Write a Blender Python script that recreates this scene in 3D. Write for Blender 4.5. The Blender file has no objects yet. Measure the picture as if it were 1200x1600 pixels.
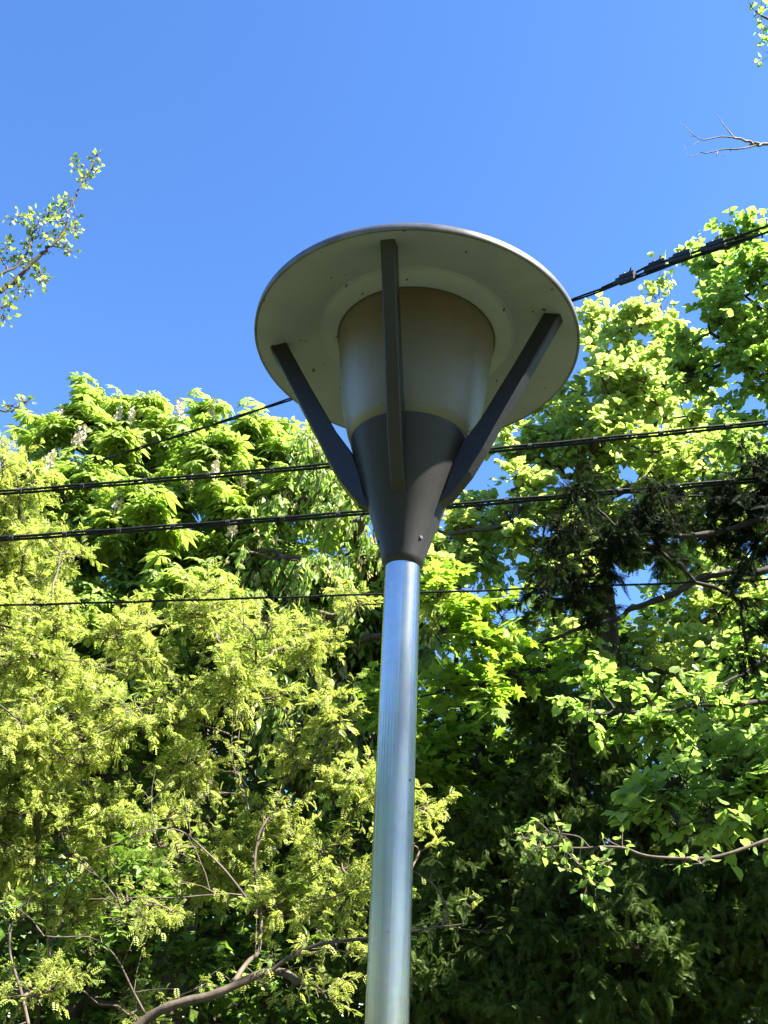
import bpy, math, numpy as np
from mathutils import Matrix, Vector
sc = bpy.context.scene
COL = sc.collection
# ------------------------------------------------------------------ camera
CAMZ = 1.56
FPX, PITCH, ROLL = 1450.0, 0.52075, 0.05995          # focal length in photo pixels (1200 x 1600)
c_, s_ = math.cos(PITCH), math.sin(PITCH)
FW = np.array([0, c_, s_]); UP0 = np.array([0, -s_, c_]); RT0 = np.array([1.0, 0, 0])
RT = RT0 * math.cos(ROLL) + UP0 * math.sin(ROLL)
UP = -RT0 * math.sin(ROLL) + UP0 * math.cos(ROLL)
EYE = np.array([0, 0, CAMZ])
cd = bpy.data.cameras.new('camera'); cam = bpy.data.objects.new('camera', cd); COL.objects.link(cam)
cd.sensor_fit = 'VERTICAL'; cd.sensor_height = 36.0; cd.lens = 36.0 * FPX / 1600.0
cd.clip_start = 0.05; cd.clip_end = 2000
M = Matrix.Identity(4)
for i in range(3):
    M[i][0], M[i][1], M[i][2], M[i][3] = RT[i], UP[i], -FW[i], EYE[i]
cam.matrix_world = M
sc.camera = cam
# ------------------------------------------------------------------ light
SUN_EL, SUN_AZ = math.radians(51), math.radians(67)   # azimuth: from the direction towards the camera, turning right
SD = np.array([math.cos(SUN_EL) * math.sin(SUN_AZ), -math.cos(SUN_EL) * math.cos(SUN_AZ), math.sin(SUN_EL)])
w = bpy.data.worlds.new('World'); sc.world = w; w.use_nodes = True
nt = w.node_tree; bg = nt.nodes['Background']
sky = nt.nodes.new('ShaderNodeTexSky'); sky.sky_type = 'NISHITA'; sky.sun_disc = False
sky.sun_elevation = SUN_EL; sky.sun_rotation = math.atan2(SD[0], SD[1])
sky.altitude = 600; sky.air_density = 1.0; sky.dust_density = 0.25; sky.ozone_density = 3.0
hs = nt.nodes.new('ShaderNodeHueSaturation'); hs.inputs['Saturation'].default_value = 1.2; hs.inputs['Hue'].default_value = .507
nt.links.new(sky.outputs[0], hs.inputs['Color']); nt.links.new(hs.outputs[0], bg.inputs[0]); bg.inputs[1].default_value = 0.054
sl = bpy.data.lights.new('sun', 'SUN'); sl.energy = 5.0; sl.angle = math.radians(0.5); sl.color = (1, .95, .86)
so = bpy.data.objects.new('sun', sl); COL.objects.link(so)
so.rotation_euler = Vector(SD).to_track_quat('Z', 'Y').to_euler(); so.location = (8, -4, 14)
sc.view_settings.view_transform = 'Standard'; sc.view_settings.look = 'None'
sc.view_settings.gamma = 1.0; sc.view_settings.exposure = 2.86
cy = sc.cycles
cy.max_bounces = 8; cy.diffuse_bounces = 5; cy.glossy_bounces = 3; cy.transmission_bounces = 5; cy.transparent_max_bounces = 4
cy.use_denoising = True

# ------------------------------------------------------------------ helpers
def at(px, py, y):
    """photo pixel -> world point on the vertical plane Y = y"""
    d = FW * FPX + RT * (px - 600) - UP * (py - 800)
    return EYE + d * (y / d[1])
def scale_at(p):
    return float((np.asarray(p) - EYE) @ FW) / FPX     # metres per photo pixel there
def norm(a):
    return a / np.maximum(np.linalg.norm(a, axis=-1, keepdims=True), 1e-9)

class Geo:
    def __init__(s): s.V = []; s.F = []; s.n = 0
    def add(s, V, F):
        V = np.asarray(V, float).reshape(-1, 3); F = np.asarray(F, int).reshape(-1, 3)
        s.V.append(V); s.F.append(F + s.n); s.n += len(V)
    def quads(s, V, Q):
        Q = np.asarray(Q, int).reshape(-1, 4)
        s.add(V, np.concatenate([Q[:, [0, 1, 2]], Q[:, [0, 2, 3]]]))
    def tube(s, P, R, k=6, cap=True, wob=0.0, rng=None):
        P = np.asarray(P, float); n = len(P)
        R = np.full(n, R) if np.isscalar(R) else np.asarray(R, float)
        T = norm(np.gradient(P, axis=0))
        ref = np.array([0.13, 0.31, 0.94]) if abs(T[0] @ np.array([0.13, 0.31, 0.94])) < .9 else np.array([1.0, 0.1, 0])
        u = norm(np.cross(T, ref)); v = np.cross(T, u)
        a = np.linspace(0, 2 * np.pi, k, endpoint=False)
        rr = R[:, None] * np.ones(k)
        if wob: rr = rr * (1 + wob * rng.normal(size=(n, k)))
        V = P[:, None, :] + rr[:, :, None] * (np.cos(a)[None, :, None] * u[:, None, :] + np.sin(a)[None, :, None] * v[:, None, :])
        V = V.reshape(-1, 3); Q = []
        for i in range(n - 1):
            for j in range(k):
                Q.append((i * k + j, i * k + (j + 1) % k, (i + 1) * k + (j + 1) % k, (i + 1) * k + j))
        s.quads(V, Q)
        if cap:
            for i0, rev in ((0, True), ((n - 1) * k, False)):
                c = V[i0:i0 + k].mean(0)
                W = np.concatenate([V[i0:i0 + k], [c]])
                s.add(W, [((j + 1) % k, j, k) if rev else (j, (j + 1) % k, k) for j in range(k)])
    def thin_tubes(s, A, B, C, r0, r1):
        """many three-sided twigs along quadratic curves A-B-C"""
        N = len(A)
        if not N: return
        ts = np.array([0, .35, .7, 1.0]); K = len(ts)
        t = ts[None, :, None]
        P = A[:, None] * (1 - t) ** 2 + B[:, None] * 2 * t * (1 - t) + C[:, None] * t * t
        T = norm(np.gradient(P, axis=1)); ref = np.array([0.3, 0.2, 0.93])
        u = norm(np.cross(T, ref)); v = np.cross(T, u)
        a = np.array([0, 2.0944, 4.18879])
        R = (r0 + (r1 - r0) * ts)[None, :, None, None]
        V = P[:, :, None, :] + R * (np.cos(a)[None, None, :, None] * u[:, :, None, :] + np.sin(a)[None, None, :, None] * v[:, :, None, :])
        q = []
        for i in range(K - 1):
            for j in range(3):
                q.append((i * 3 + j, i * 3 + (j + 1) % 3, (i + 1) * 3 + (j + 1) % 3, (i + 1) * 3 + j))
        q = np.array(q)
        Q = (q[None] + (np.arange(N) * K * 3)[:, None, None]).reshape(-1, 4)
        s.quads(V.reshape(-1, 3), Q)
    def leaves(s, tpl, pos, d, m, size):
        V, F = tpl
        d = norm(d); x = norm(np.cross(d, m)); n = np.cross(x, d)
        size = np.asarray(size)[:, None, None]
        P = pos[:, None] + size * (V[None, :, 0:1] * x[:, None] + V[None, :, 1:2] * d[:, None] + V[None, :, 2:3] * n[:, None])
        N = len(pos)
        s.add(P.reshape(-1, 3), (F[None] + (np.arange(N) * len(V))[:, None, None]).reshape(-1, 3))
    def build(s, name, mat, parent=None, smooth=False, loc=None):
        V = np.concatenate(s.V); F = np.concatenate(s.F)
        off = np.zeros(3)
        if parent is not None: off = np.array(parent['_o'])
        elif loc is not None: off = np.asarray(loc, float)
        V = V - off
        me = bpy.data.meshes.new(name)
        me.vertices.add(len(V)); me.vertices.foreach_set('co', V.astype(np.float32).ravel())
        me.loops.add(len(F) * 3); me.loops.foreach_set('vertex_index', F.astype(np.int32).ravel())
        me.polygons.add(len(F)); me.polygons.foreach_set('loop_start', np.arange(0, len(F) * 3, 3, dtype=np.int32))
        me.polygons.foreach_set('use_smooth', np.full(len(F), smooth, dtype=bool))
        me.update(calc_edges=True); me.validate()
        me.materials.append(mat)
        o = bpy.data.objects.new(name, me); COL.objects.link(o)
        if parent is not None: o.parent = parent; o['_o'] = [float(x) for x in off]
        else: o.location = off; o['_o'] = [float(x) for x in off]
        return o

def tag(o, label, cat, group=None, kind=None):
    if label: o['label'] = label
    if cat: o['category'] = cat
    if group: o['group'] = group
    if kind: o['kind'] = kind
    return o
def empty(name, loc, label, cat, group=None):
    o = bpy.data.objects.new(name, None); COL.objects.link(o); o.location = tuple(float(x) for x in loc)
    o.empty_display_size = 0.2
    o['_o'] = [float(x) for x in loc]
    return tag(o, label, cat, group)

# ------------------------------------------------------------------ materials
def new_mat(name):
    m = bpy.data.materials.new(name); m.use_nodes = True
    t = m.node_tree; return m, t, t.nodes['Principled BSDF'], t.nodes['Material Output']
def leaf_mat(name, dark, light, trans, tmix=0.58, rough=0.45, spec=0.35, hue_noise=2.0):
    """leaf colour differs from leaf to leaf and slowly over the crown (younger and older growth)"""
    m, t, p, out = new_mat(name)
    g = t.nodes.new('ShaderNodeNewGeometry'); tc = t.nodes.new('ShaderNodeTexCoord')
    n = t.nodes.new('ShaderNodeTexNoise'); n.inputs['Scale'].default_value = hue_noise; n.inputs['Detail'].default_value = 2
    t.links.new(tc.outputs['Object'], n.inputs['Vector'])
    a = t.nodes.new('ShaderNodeMath'); a.operation = 'MULTIPLY'; a.inputs[1].default_value = .55
    t.links.new(g.outputs['Random Per Island'], a.inputs[0])
    b = t.nodes.new('ShaderNodeMath'); b.operation = 'MULTIPLY_ADD'; b.inputs[1].default_value = 1.3; b.inputs[2].default_value = -.42
    t.links.new(n.outputs['Fac'], b.inputs[0])
    s = t.nodes.new('ShaderNodeMath'); s.operation = 'ADD'; s.use_clamp = True
    t.links.new(a.outputs[0], s.inputs[0]); t.links.new(b.outputs[0], s.inputs[1])
    r = t.nodes.new('ShaderNodeValToRGB'); r.color_ramp.elements[0].color = (*dark, 1); r.color_ramp.elements[1].color = (*light, 1)
    t.links.new(s.outputs[0], r.inputs['Fac']); t.links.new(r.outputs['Color'], p.inputs['Base Color'])
    p.inputs['Roughness'].default_value = rough; p.inputs['Specular IOR Level'].default_value = spec
    tr = t.nodes.new('ShaderNodeBsdfTranslucent'); mx = t.nodes.new('ShaderNodeMix'); mx.data_type = 'RGBA'; mx.blend_type = 'MULTIPLY'
    mx.inputs[0].default_value = 1.0; t.links.new(r.outputs['Color'], mx.inputs[6]); mx.inputs[7].default_value = (*trans, 1)
    t.links.new(mx.outputs[2], tr.inputs['Color'])
    ms = t.nodes.new('ShaderNodeMixShader'); ms.inputs[0].default_value = tmix
    t.links.new(p.outputs[0], ms.inputs[1]); t.links.new(tr.outputs[0], ms.inputs[2]); t.links.new(ms.outputs[0], out.inputs['Surface'])
    return m
def noise_mat(name, c0, c1, scale=8, rough=0.85, bump=0.3, stretch=(1, 1, 1), metallic=0.0, spec=0.3, r1=None, bscale=None):
    m, t, p, out = new_mat(name)
    tc = t.nodes.new('ShaderNodeTexCoord'); mp = t.nodes.new('ShaderNodeMapping'); mp.inputs['Scale'].default_value = stretch
    t.links.new(tc.outputs['Object'], mp.inputs['Vector'])
    n = t.nodes.new('ShaderNodeTexNoise'); n.inputs['Scale'].default_value = scale; n.inputs['Detail'].default_value = 6; n.inputs['Roughness'].default_value = .65
    t.links.new(mp.outputs[0], n.inputs['Vector'])
    r = t.nodes.new('ShaderNodeValToRGB'); r.color_ramp.elements[0].color = (*c0, 1); r.color_ramp.elements[1].color = (*c1, 1)
    r.color_ramp.elements[0].position = .32; r.color_ramp.elements[1].position = .68
    t.links.new(n.outputs['Fac'], r.inputs['Fac']); t.links.new(r.outputs['Color'], p.inputs['Base Color'])
    p.inputs['Roughness'].default_value = rough; p.inputs['Metallic'].default_value = metallic; p.inputs['Specular IOR Level'].default_value = spec
    if r1 is not None:
        q = t.nodes.new('ShaderNodeMapRange'); q.inputs[3].default_value = rough; q.inputs[4].default_value = r1
        t.links.new(n.outputs['Fac'], q.inputs[0]); t.links.new(q.outputs[0], p.inputs['Roughness'])
    if bump:
        n2 = n
        if bscale:
            n2 = t.nodes.new('ShaderNodeTexNoise'); n2.inputs['Scale'].default_value = bscale; n2.inputs['Detail'].default_value = 3
            t.links.new(mp.outputs[0], n2.inputs['Vector'])
        b = t.nodes.new('ShaderNodeBump'); b.inputs['Strength'].default_value = bump; b.inputs['Distance'].default_value = .01
        t.links.new(n2.outputs['Fac'], b.inputs['Height']); t.links.new(b.outputs[0], p.inputs['Normal'])
    return m

MAT = {
 'chestnut': leaf_mat('chestnut_leaf', (.14, .235, .042), (.31, .40, .11), (1.3, 1.3, .7)),
 'hanging':  leaf_mat('hanging_leaf', (.15, .25, .045), (.34, .44, .12), (1.15, 1.25, .75)),
 'seeds':    leaf_mat('winged_seed', (.36, .38, .13), (.58, .50, .26), (1.1, 1.05, .8), .5),
 'locust':   leaf_mat('feathery_leaf', (.205, .28, .050), (.50, .53, .165), (1.19, 1.24, .75)),
 'linden':   leaf_mat('linden_leaf', (.21, .29, .065), (.45, .52, .19), (1.15, 1.25, .75)),
 'linden_g': leaf_mat('linden_leaf_green', (.14, .24, .045), (.33, .43, .13), (1.15, 1.3, .75)),
 'maple':    leaf_mat('maple_leaf', (.13, .23, .030), (.27, .36, .060), (1.2, 1.3, .65)),
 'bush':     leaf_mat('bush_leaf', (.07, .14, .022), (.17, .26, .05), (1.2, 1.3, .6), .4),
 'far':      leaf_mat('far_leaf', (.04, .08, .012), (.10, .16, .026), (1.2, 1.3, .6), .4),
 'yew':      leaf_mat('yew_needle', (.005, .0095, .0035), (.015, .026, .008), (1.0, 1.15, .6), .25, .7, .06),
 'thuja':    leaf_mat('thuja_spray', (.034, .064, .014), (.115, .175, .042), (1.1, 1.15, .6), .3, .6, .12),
 'elm':      leaf_mat('young_leaf', (.12, .19, .042), (.27, .34, .10), (1.2, 1.2, .7)),
 'bark':     noise_mat('bark', (.035, .027, .020), (.125, .098, .074), 9, .9, .8, (1, 1, .35)),
 'bark_dark': noise_mat('bark_dark', (.014, .011, .009), (.045, .036, .028), 9, .9, .8, (1, 1, .35)),
 'bark_pale': noise_mat('bark_pale', (.10, .08, .062), (.25, .215, .175), 12, .85, .5, (1, 1, .5)),
 'flower':   noise_mat('flower', (.50, .44, .33), (.68, .62, .49), 30, .7, 0),
 'cable':    noise_mat('cable_rubber', (.004, .004, .0045), (.011, .011, .012), 25, .55, .15, spec=.2),
 'clamp':    noise_mat('clamp_metal', (.010, .010, .011), (.035, .035, .038), 30, .5, .2, spec=.3),
 'bolt':     noise_mat('bolt_metal', (.35, .33, .30), (.6, .58, .55), 40, .4, .1, metallic=.7),
 'ground':   noise_mat('ground', (.022, .034, .014), (.05, .055, .026), 1.5, .95, .5),
}

# ------------------------------------------------------------------ leaf shapes (x across, y along, z up)
def T(V, F): return np.array(V, float), np.array(F, int)
def heart():
    V = [(0, .06, 0), (0, .5, .0), (0, 1, -.12)]; F = []
    for s in (1, -1):
        b = len(V)
        V += [(.26 * s, -.03, .07), (.47 * s, .27, .12), (.36 * s, .62, .07)]
        f = [(0, b, b + 1), (0, b + 1, 1), (1, b + 1, b + 2), (1, b + 2, 2)]
        F += f if s > 0 else [x[::-1] for x in f]
    return T(V, F)
def ovate(w=.27, fold=.08):
    V = [(0, 0, 0), (0, .5, 0), (0, 1, -.1), (w, .42, fold), (-w, .42, fold)]
    return T(V, [(0, 3, 1), (1, 3, 2), (0, 1, 4), (1, 2, 4)])
def palmate(droop=.45):
    V = []; F = []
    for a, L in ((0, 1), (40, .97), (-40, .97), (82, .84), (-82, .84), (128, .6), (-128, .6)):
        ar = math.radians(a); b = len(V)
        for x, t, z in ((0, .04, 0), (0, .62, -droop * .3), (0, 1, -droop), (.185, .60, -droop * .3 - .05), (-.185, .60, -droop * .3 - .05)):
            x *= L; y = t * L; z *= L
            V.append((x * math.cos(ar) + y * math.sin(ar), -x * math.sin(ar) + y * math.cos(ar), z))
        F += [(b, b + 3, b + 1), (b + 1, b + 3, b + 2), (b, b + 1, b + 4), (b + 1, b + 2, b + 4)]
    return T(V, F)
def maple():
    pts = [(0, .05), (.30, -.12), (.24, .14), (.55, .22), (.40, .40), (.52, .66), (.22, .60), (0, 1)]
    out = pts + [(-x, y) for x, y in pts[-2:0:-1]]
    V = [(0, .32, 0)] + [(x, y, -.22 * (x * x + (y - .3) ** 2) + .06 * abs(x)) for x, y in out]
    n = len(out)
    return T(V, [(0, 1 + i, 1 + (i + 1) % n) for i in range(n)])
def pinnate(pairs=5):
    V = []; F = []
    for i in range(pairs):
        t = .1 + .82 * i / (pairs - 1); l = .42 * (1 - .55 * abs(t - .4)); z0 = -.30 * t * t
        for s in (1, -1):
            b = len(V); dx, dy = s * l, l * .45
            V += [(0, t, z0), (dx * .5, t + dy * .3 - .085, z0 + .05), (dx, t + dy, z0 - .03), (dx * .5, t + dy * .3 + .11, z0 + .05)]
            F += [(b, b + 1, b + 2), (b, b + 2, b + 3)] if s > 0 else [(b, b + 2, b + 1), (b, b + 3, b + 2)]
    return T(V, F)
def needle_spray(pairs=9, w=.035, l=.34, curve=-.4):
    V = []; F = []
    V += [(-.012, 0, 0), (.012, 0, 0), (0, 1, curve)]; F += [(0, 1, 2)]
    for i in range(pairs):
        t = .08 + .88 * i / (pairs - 1); L = l * (1 - .6 * t); z0 = curve * t * t
        for s in (1, -1):
            b = len(V)
            V += [(0, t - w, z0), (0, t + w, z0), (s * L, t + L * .75, z0 - .12 * L), (s * L * .55, t + L * .15, z0 + .03)]
            F += [(b, b + 3, b + 2), (b, b + 2, b + 1)] if s > 0 else [(b, b + 2, b + 3), (b, b + 1, b + 2)]
    return T(V, F)
def seed_bunch(rng, n=9):
    V = []; F = []
    for i in range(n):
        a = rng.uniform(0, 6.28); o = np.array([.14 * math.cos(a), rng.uniform(0, .75), .14 * math.sin(a)])
        d = norm(np.array([rng.normal() * .3, 1, rng.normal() * .3])); x = norm(np.cross(d, rng.normal(size=3)))
        b = len(V); L = .38
        V += [o, o + d * L * .6 + x * .07, o + d * L, o + d * L * .6 - x * .07]; F += [(b, b + 1, b + 2), (b, b + 2, b + 3)]
    return T(V, F)
TP = dict(heart=heart(), ovate=ovate(), ovate_wide=ovate(.38, .06), palmate=palmate(), maple=maple(), pinnate=pinnate(),
          yew=needle_spray(11, .026, .24, -.35), thuja=needle_spray(10, .030, .32, -.55), seeds=seed_bunch(np.random.default_rng(3)))

# ------------------------------------------------------------------ tree maker
UPV = np.array([0, 0, 1.0])
def poly(P, n=6):
    """smooth a polyline (Catmull-Rom)"""
    P = np.asarray(P, float)
    Q = np.concatenate([[2 * P[0] - P[1]], P, [2 * P[-1] - P[-2]]]); out = []
    for i in range(1, len(Q) - 2):
        for t in np.linspace(0, 1, n, endpoint=False):
            a, b, c, d = Q[i - 1], Q[i], Q[i + 1], Q[i + 2]
            out.append(.5 * (2 * b + (c - a) * t + (2 * a - 5 * b + 4 * c - d) * t * t + (3 * b - a - 3 * c + d) * t ** 3))
    out.append(P[-1]); return np.array(out)

def blobs_px(lst, y, ydep=1.0, rng=None, jitter=0.0):
    out = []
    for e in lst:
        yy = e[3] if len(e) > 3 else y
        if jitter: yy += rng.uniform(-jitter, jitter)
        c = at(e[0], e[1], yy); r = e[2] * scale_at(c)
        out.append((c, np.array([r, r * ydep, r])))
    return out

def foliage(rng, geo, twigs, blobs, tpl, size, nsub, subr, ntw, nleaf, mode, twig_r=.004, spread=.9, lift=.3, mats=None, flat=1.0):
    """blobs -> sub-clumps -> radiating twigs -> leaves. returns the sub-clump centres of every blob"""
    A = []; C = []; subs = []
    for c, r in blobs:
        k = max(2, int(round(nsub * (r[0] / .5) ** 2)))
        dv = norm(rng.normal(size=(k, 3))); u = rng.uniform(.25, 1, size=(k, 1)) ** .5
        S = c + dv * r * u * .85
        S[:, 2] = c[2] + (S[:, 2] - c[2]) * flat
        subs.append(S)
        out = norm(S - c + 1e-6)
        for j in range(k):
            n = max(2, int(rng.poisson(ntw)))
            d = norm(rng.normal(size=(n, 3)) * [1, 1, .75] * spread + out[j] * .55 + UPV * lift)
            L = subr * rng.uniform(.45, 1.15, size=(n, 1))
            A.append(S[j] + rng.normal(size=(n, 3)) * subr * .08); C.append(A[-1] + d * L)
    A = np.concatenate(A); C = np.concatenate(C)
    Bm = (A + C) / 2 + UPV * np.linalg.norm(C - A, axis=1, keepdims=True) * (.16 if mode != 'hang' else .3)
    if mode == 'hang':
        C = C - UPV * np.linalg.norm(C - A, axis=1, keepdims=True) * rng.uniform(.6, 1.5, size=(len(A), 1))
    twigs.thin_tubes(A, Bm, C, twig_r, twig_r * .4)
    N = len(A)
    t = (np.linspace(.25, 1, nleaf)[None] + rng.uniform(-.06, .04, size=(N, nleaf))).clip(.1, 1)[:, :, None]
    P = A[:, None] * (1 - t) ** 2 + Bm[:, None] * 2 * t * (1 - t) + C[:, None] * t * t
    Tn = norm(2 * (1 - t) * (Bm - A)[:, None] + 2 * t * (C - Bm)[:, None])
    P = P.reshape(-1, 3); Tn = Tn.reshape(-1, 3); n = len(P)
    side = norm(np.cross(Tn, rng.normal(size=(n, 3))))
    sz = size * rng.uniform(.45, 1.3, size=n)
    if mode == 'rosette':
        # drooping parasols: every leaf swings out from the shoot and hangs a little
        az = rng.uniform(0, 6.283, n); h = np.stack([np.cos(az), np.sin(az), np.zeros(n)], 1)
        d = norm(h + Tn * .3 - UPV * rng.uniform(.15, .75, size=(n, 1))); m = norm(h * .55 + UPV + rng.normal(size=(n, 3)) * .18)
        P = P + h * size * .45 * rng.uniform(.3, 1, size=(n, 1))
    elif mode == 'hang':
        d = norm(-UPV + rng.normal(size=(n, 3)) * .38); m = norm(side + rng.normal(size=(n, 3)) * .4)
        P = P + d * size * .2
    elif mode == 'flat':
        d = norm(Tn * .7 + side * [1, 1, .35] * 1.0 - UPV * rng.uniform(-.1, .5, size=(n, 1))); m = norm(UPV + rng.normal(size=(n, 3)) * .42)
        P = P + d * size * .18
    elif mode == 'spray':
        d = norm(Tn * .8 + side * .8 - UPV * .15); m = norm(UPV + rng.normal(size=(n, 3)) * .5)
    elif mode == 'droop':
        d = norm(Tn * .6 + side * .7 - UPV * rng.uniform(.2, 1.2, size=(n, 1))); m = norm(rng.normal(size=(n, 3)) + UPV * .4)
    geo.leaves(tpl, P, d, m, sz)
    return subs

def skeleton(rng, geo, trunk, blobs, subs, r0, tip=.005, wig=.12, limbs=()):
    """trunk polyline, then limbs that grow from the nearest wood to each clump, thickness from the load carried"""
    tp = poly(trunk, 6); nodes = [p for p in tp]; par = [i - 1 for i in range(len(tp))]
    for L in limbs:
        for p in poly(L[0], 3): nodes.append(p); par.append(-1)
    n_lim = len(nodes)
    base_n = np.array(nodes)
    order = sorted(range(len(blobs)), key=lambda i: min(np.linalg.norm(base_n - blobs[i][0], axis=1)))
    def connect(target, steps):
        arr = np.array(nodes); dv = target - arr; dist = np.linalg.norm(dv, axis=1)
        cost = dist * (1 + .8 * np.clip(-dv[:, 2] / np.maximum(dist, .01), 0, 1)); cost[0] += 1e3
        k = int(np.argmin(cost)); a = arr[k]; L = dist[k]
        if L < .05: return k
        mid = (a + target) / 2 + UPV * L * rng.uniform(-.04, .16) + rng.normal(size=3) * L * wig * .6
        last = k
        for t in np.linspace(0, 1, steps + 1)[1:]:
            p = a * (1 - t) ** 2 + mid * 2 * t * (1 - t) + target * t * t
            if t < 1: p = p + rng.normal(size=3) * L * .02
            nodes.append(p); par.append(last); last = len(nodes) - 1
        return last
    for i in order:
        connect(blobs[i][0], 5)
        for s in subs[i]: connect(s, 3)
    n = len(nodes); load = np.zeros(n); child = [[] for _ in range(n)]
    for i in range(n - 1, -1, -1):
        if par[i] >= 0: child[par[i]].append(i)
    seen = np.zeros(n)
    for i in range(n - 1, -1, -1):
        if not child[i]: load[i] = 1
        if par[i] >= 0: load[par[i]] += load[i]
    arr = np.array(nodes); tot = sum(load[i] for i in range(n) if par[i] < 0)
    rad = np.maximum(r0 * (np.minimum(load / tot, 1)) ** .5, tip)
    # walk chains
    done = set()
    start = [(0, None)] + [(q, i) for i in range(len(tp), n_lim) for q in child[i]]
    while start:
        i, prev = start.pop(); ch = [] if prev is None else [prev]; ch.append(i)
        while child[i]:
            cs = sorted(child[i], key=lambda q: -load[q])
            for q in cs[1:]: start.append((q, i))
            i = cs[0]; ch.append(i)
        R = rad[ch].copy()
        if prev is not None:
            R[0] = min(R[0], R[1] * 1.25)
            if len(tp) <= prev < n_lim: R = np.minimum(R, .012)
        if len(ch) > 1: geo.tube(arr[ch], R, 7 if R.max() > .02 else 5, cap=True)

def tree(name, label, cat, seed, trunk, blobs, leaf, mat, size, nsub=9, subr=.3, ntw=6, nleaf=7, mode='flat', r0=.14, bark='bark',
         spread=.9, lift=.3, flat=1.0, group=None, limbs=(), crown_name='crown', twig_r=.004, shoots=7, tip=.005):
    rng = np.random.default_rng(seed)
    root = empty(name, trunk[0], label, cat, group)
    lf = Geo(); wd = Geo()
    subs = foliage(rng, lf, wd, blobs, TP[leaf], size, nsub, subr, ntw, nleaf, mode, twig_r, spread, lift, flat=flat)
    skeleton(rng, wd, trunk, blobs, subs, r0, tip, limbs=limbs)
    for L in limbs:
        P = poly(L[0], 6); ln = np.linalg.norm(np.diff(P, axis=0), axis=1).sum()
        ph_ = np.linspace(0, ln * 9, len(P))[:, None]; P = P + (np.sin(ph_ + rng.uniform(0, 6, 3)) + .8 * np.sin(ph_ * .43 + rng.uniform(0, 6, 3)) + .4 * np.sin(ph_ * 2.3 + rng.uniform(0, 6, 3))) * min(.014, L[1] * .6 + .003) * np.sin(np.linspace(0, np.pi, len(P)))[:, None]
        tt = np.linspace(0, 1, len(P)); wd.tube(P, (L[1] + (L[2] - L[1]) * tt) * (1 + .05 * rng.normal(size=len(P))).clip(.85, 1.15), 9, True, .04, rng)
        k = int(ln * shoots)
        if k:
            i0 = rng.integers(1, len(P), k); A = P[i0]; d = norm(rng.normal(size=(k, 3)) + norm(P[i0] - P[i0 - 1]) * .9 + UPV * .25)
            ll = rng.uniform(.08, .38, size=(k, 1)); C = A + d * ll; Bm = (A + C) / 2 + rng.normal(size=(k, 3)) * ll * .12
            wd.thin_tubes(A, Bm, C, .0038, .0014)
            # forked twiglets
            A2 = np.repeat((A + C) / 2 * .5 + Bm * .5, 2, 0); C2 = A2 + norm(np.repeat(d, 2, 0) + rng.normal(size=(2 * k, 3)) * .7) * np.repeat(ll, 2, 0) * .5
            wd.thin_tubes(A2, (A2 + C2) / 2 + rng.normal(size=A2.shape) * .01, C2, .002, .001)
            pos = np.concatenate([C] + [C2] + [A2 + (C2 - A2) * f for f in (.5, .75)] + [A + (C - A) * f for f in (.6, .8)])
            pos = pos + rng.normal(size=pos.shape) * size * .25
            lf.leaves(TP[leaf], pos, rng.normal(size=pos.shape) - UPV * .25, rng.normal(size=pos.shape) * .6 + UPV, size * rng.uniform(.5, 1.2, len(pos)))
    wd.build('trunk', MAT[bark], root, True)
    lf.build(crown_name, MAT[mat], root)
    return root, rng
def twig_cluster(rng, geo, wd, pts, leaf, size, n, r, mode='flat'):
    """tufts of leaves round given points"""
    for p in pts:
        k = max(2, int(rng.poisson(n)))
        P = p + rng.normal(size=(k, 3)) * r
        d = norm(P - p + rng.normal(size=(k, 3)) * .4 * r + UPV * r * (-.5 if mode == 'flat' else .4)); m = norm(UPV * .6 + rng.normal(size=(k, 3)) * .6)
        geo.leaves(TP[leaf], P, d, m, size * rng.uniform(.6, 1.15, k))
        wd.thin_tubes(np.repeat(p[None], k, 0), (P + p) / 2 + UPV * r * .2, P, .0025, .0015)

# ================================================================== SETTING
g = Geo(); n = 60
xs = np.concatenate([-np.geomspace(900, 1, 24), [0], np.geomspace(1, 900, 24)])
X, Y = np.meshgrid(xs, xs); rg = np.random.default_rng(5)
Z = rg.normal(size=X.shape) * .02 * (np.hypot(X, Y) < 60)
m_ = len(xs); idx = np.arange(m_ * m_).reshape(m_, m_)
g.quads(np.stack([X, Y, Z], -1).reshape(-1, 3), np.stack([idx[:-1, :-1], idx[:-1, 1:], idx[1:, 1:], idx[1:, :-1]], -1).reshape(-1, 4))
tag(g.build('ground', MAT['ground']), None, None, kind='structure')

# ================================================================== STREET LAMP
DC = np.array([.0541, 1.7963, 1.4949 + CAMZ])
AX = norm(np.array([.012, -.0045, 1.0])); AA = norm(np.cross([0, 1, 0], AX)); AB = np.cross(AX, AA)
def hp(r, az, h):       # point on the lamp head: radius, azimuth (0 = towards camera, + = right), depth below the shade rim
    a = math.radians(az)
    return DC + AA * (r * math.sin(a)) - AB * (r * math.cos(a)) - AX * h
def lathe(geo, prof, k=96, frame=None):
    rings = []
    for r, h in prof:
        rings.append([hp(r, 360 * j / k, h) for j in range(k)])
    V = np.array(rings).reshape(-1, 3); q = []
    for i in range(len(prof) - 1):
        for j in range(k):
            q.append((i * k + j, i * k + (j + 1) % k, (i + 1) * k + (j + 1) % k, (i + 1) * k + j))
    geo.quads(V, q)
ptop = hp(0, 0, .57)
pb = at(604.6, 1595, 1.7963); pd = norm(pb - ptop); pbase = ptop + pd * ((ptop[2]) / -pd[2])
lamp = empty('street_lamp', pbase, 'park lamp with dark cone head, wide round shade and shiny galvanised pole', 'street lamp')

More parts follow.
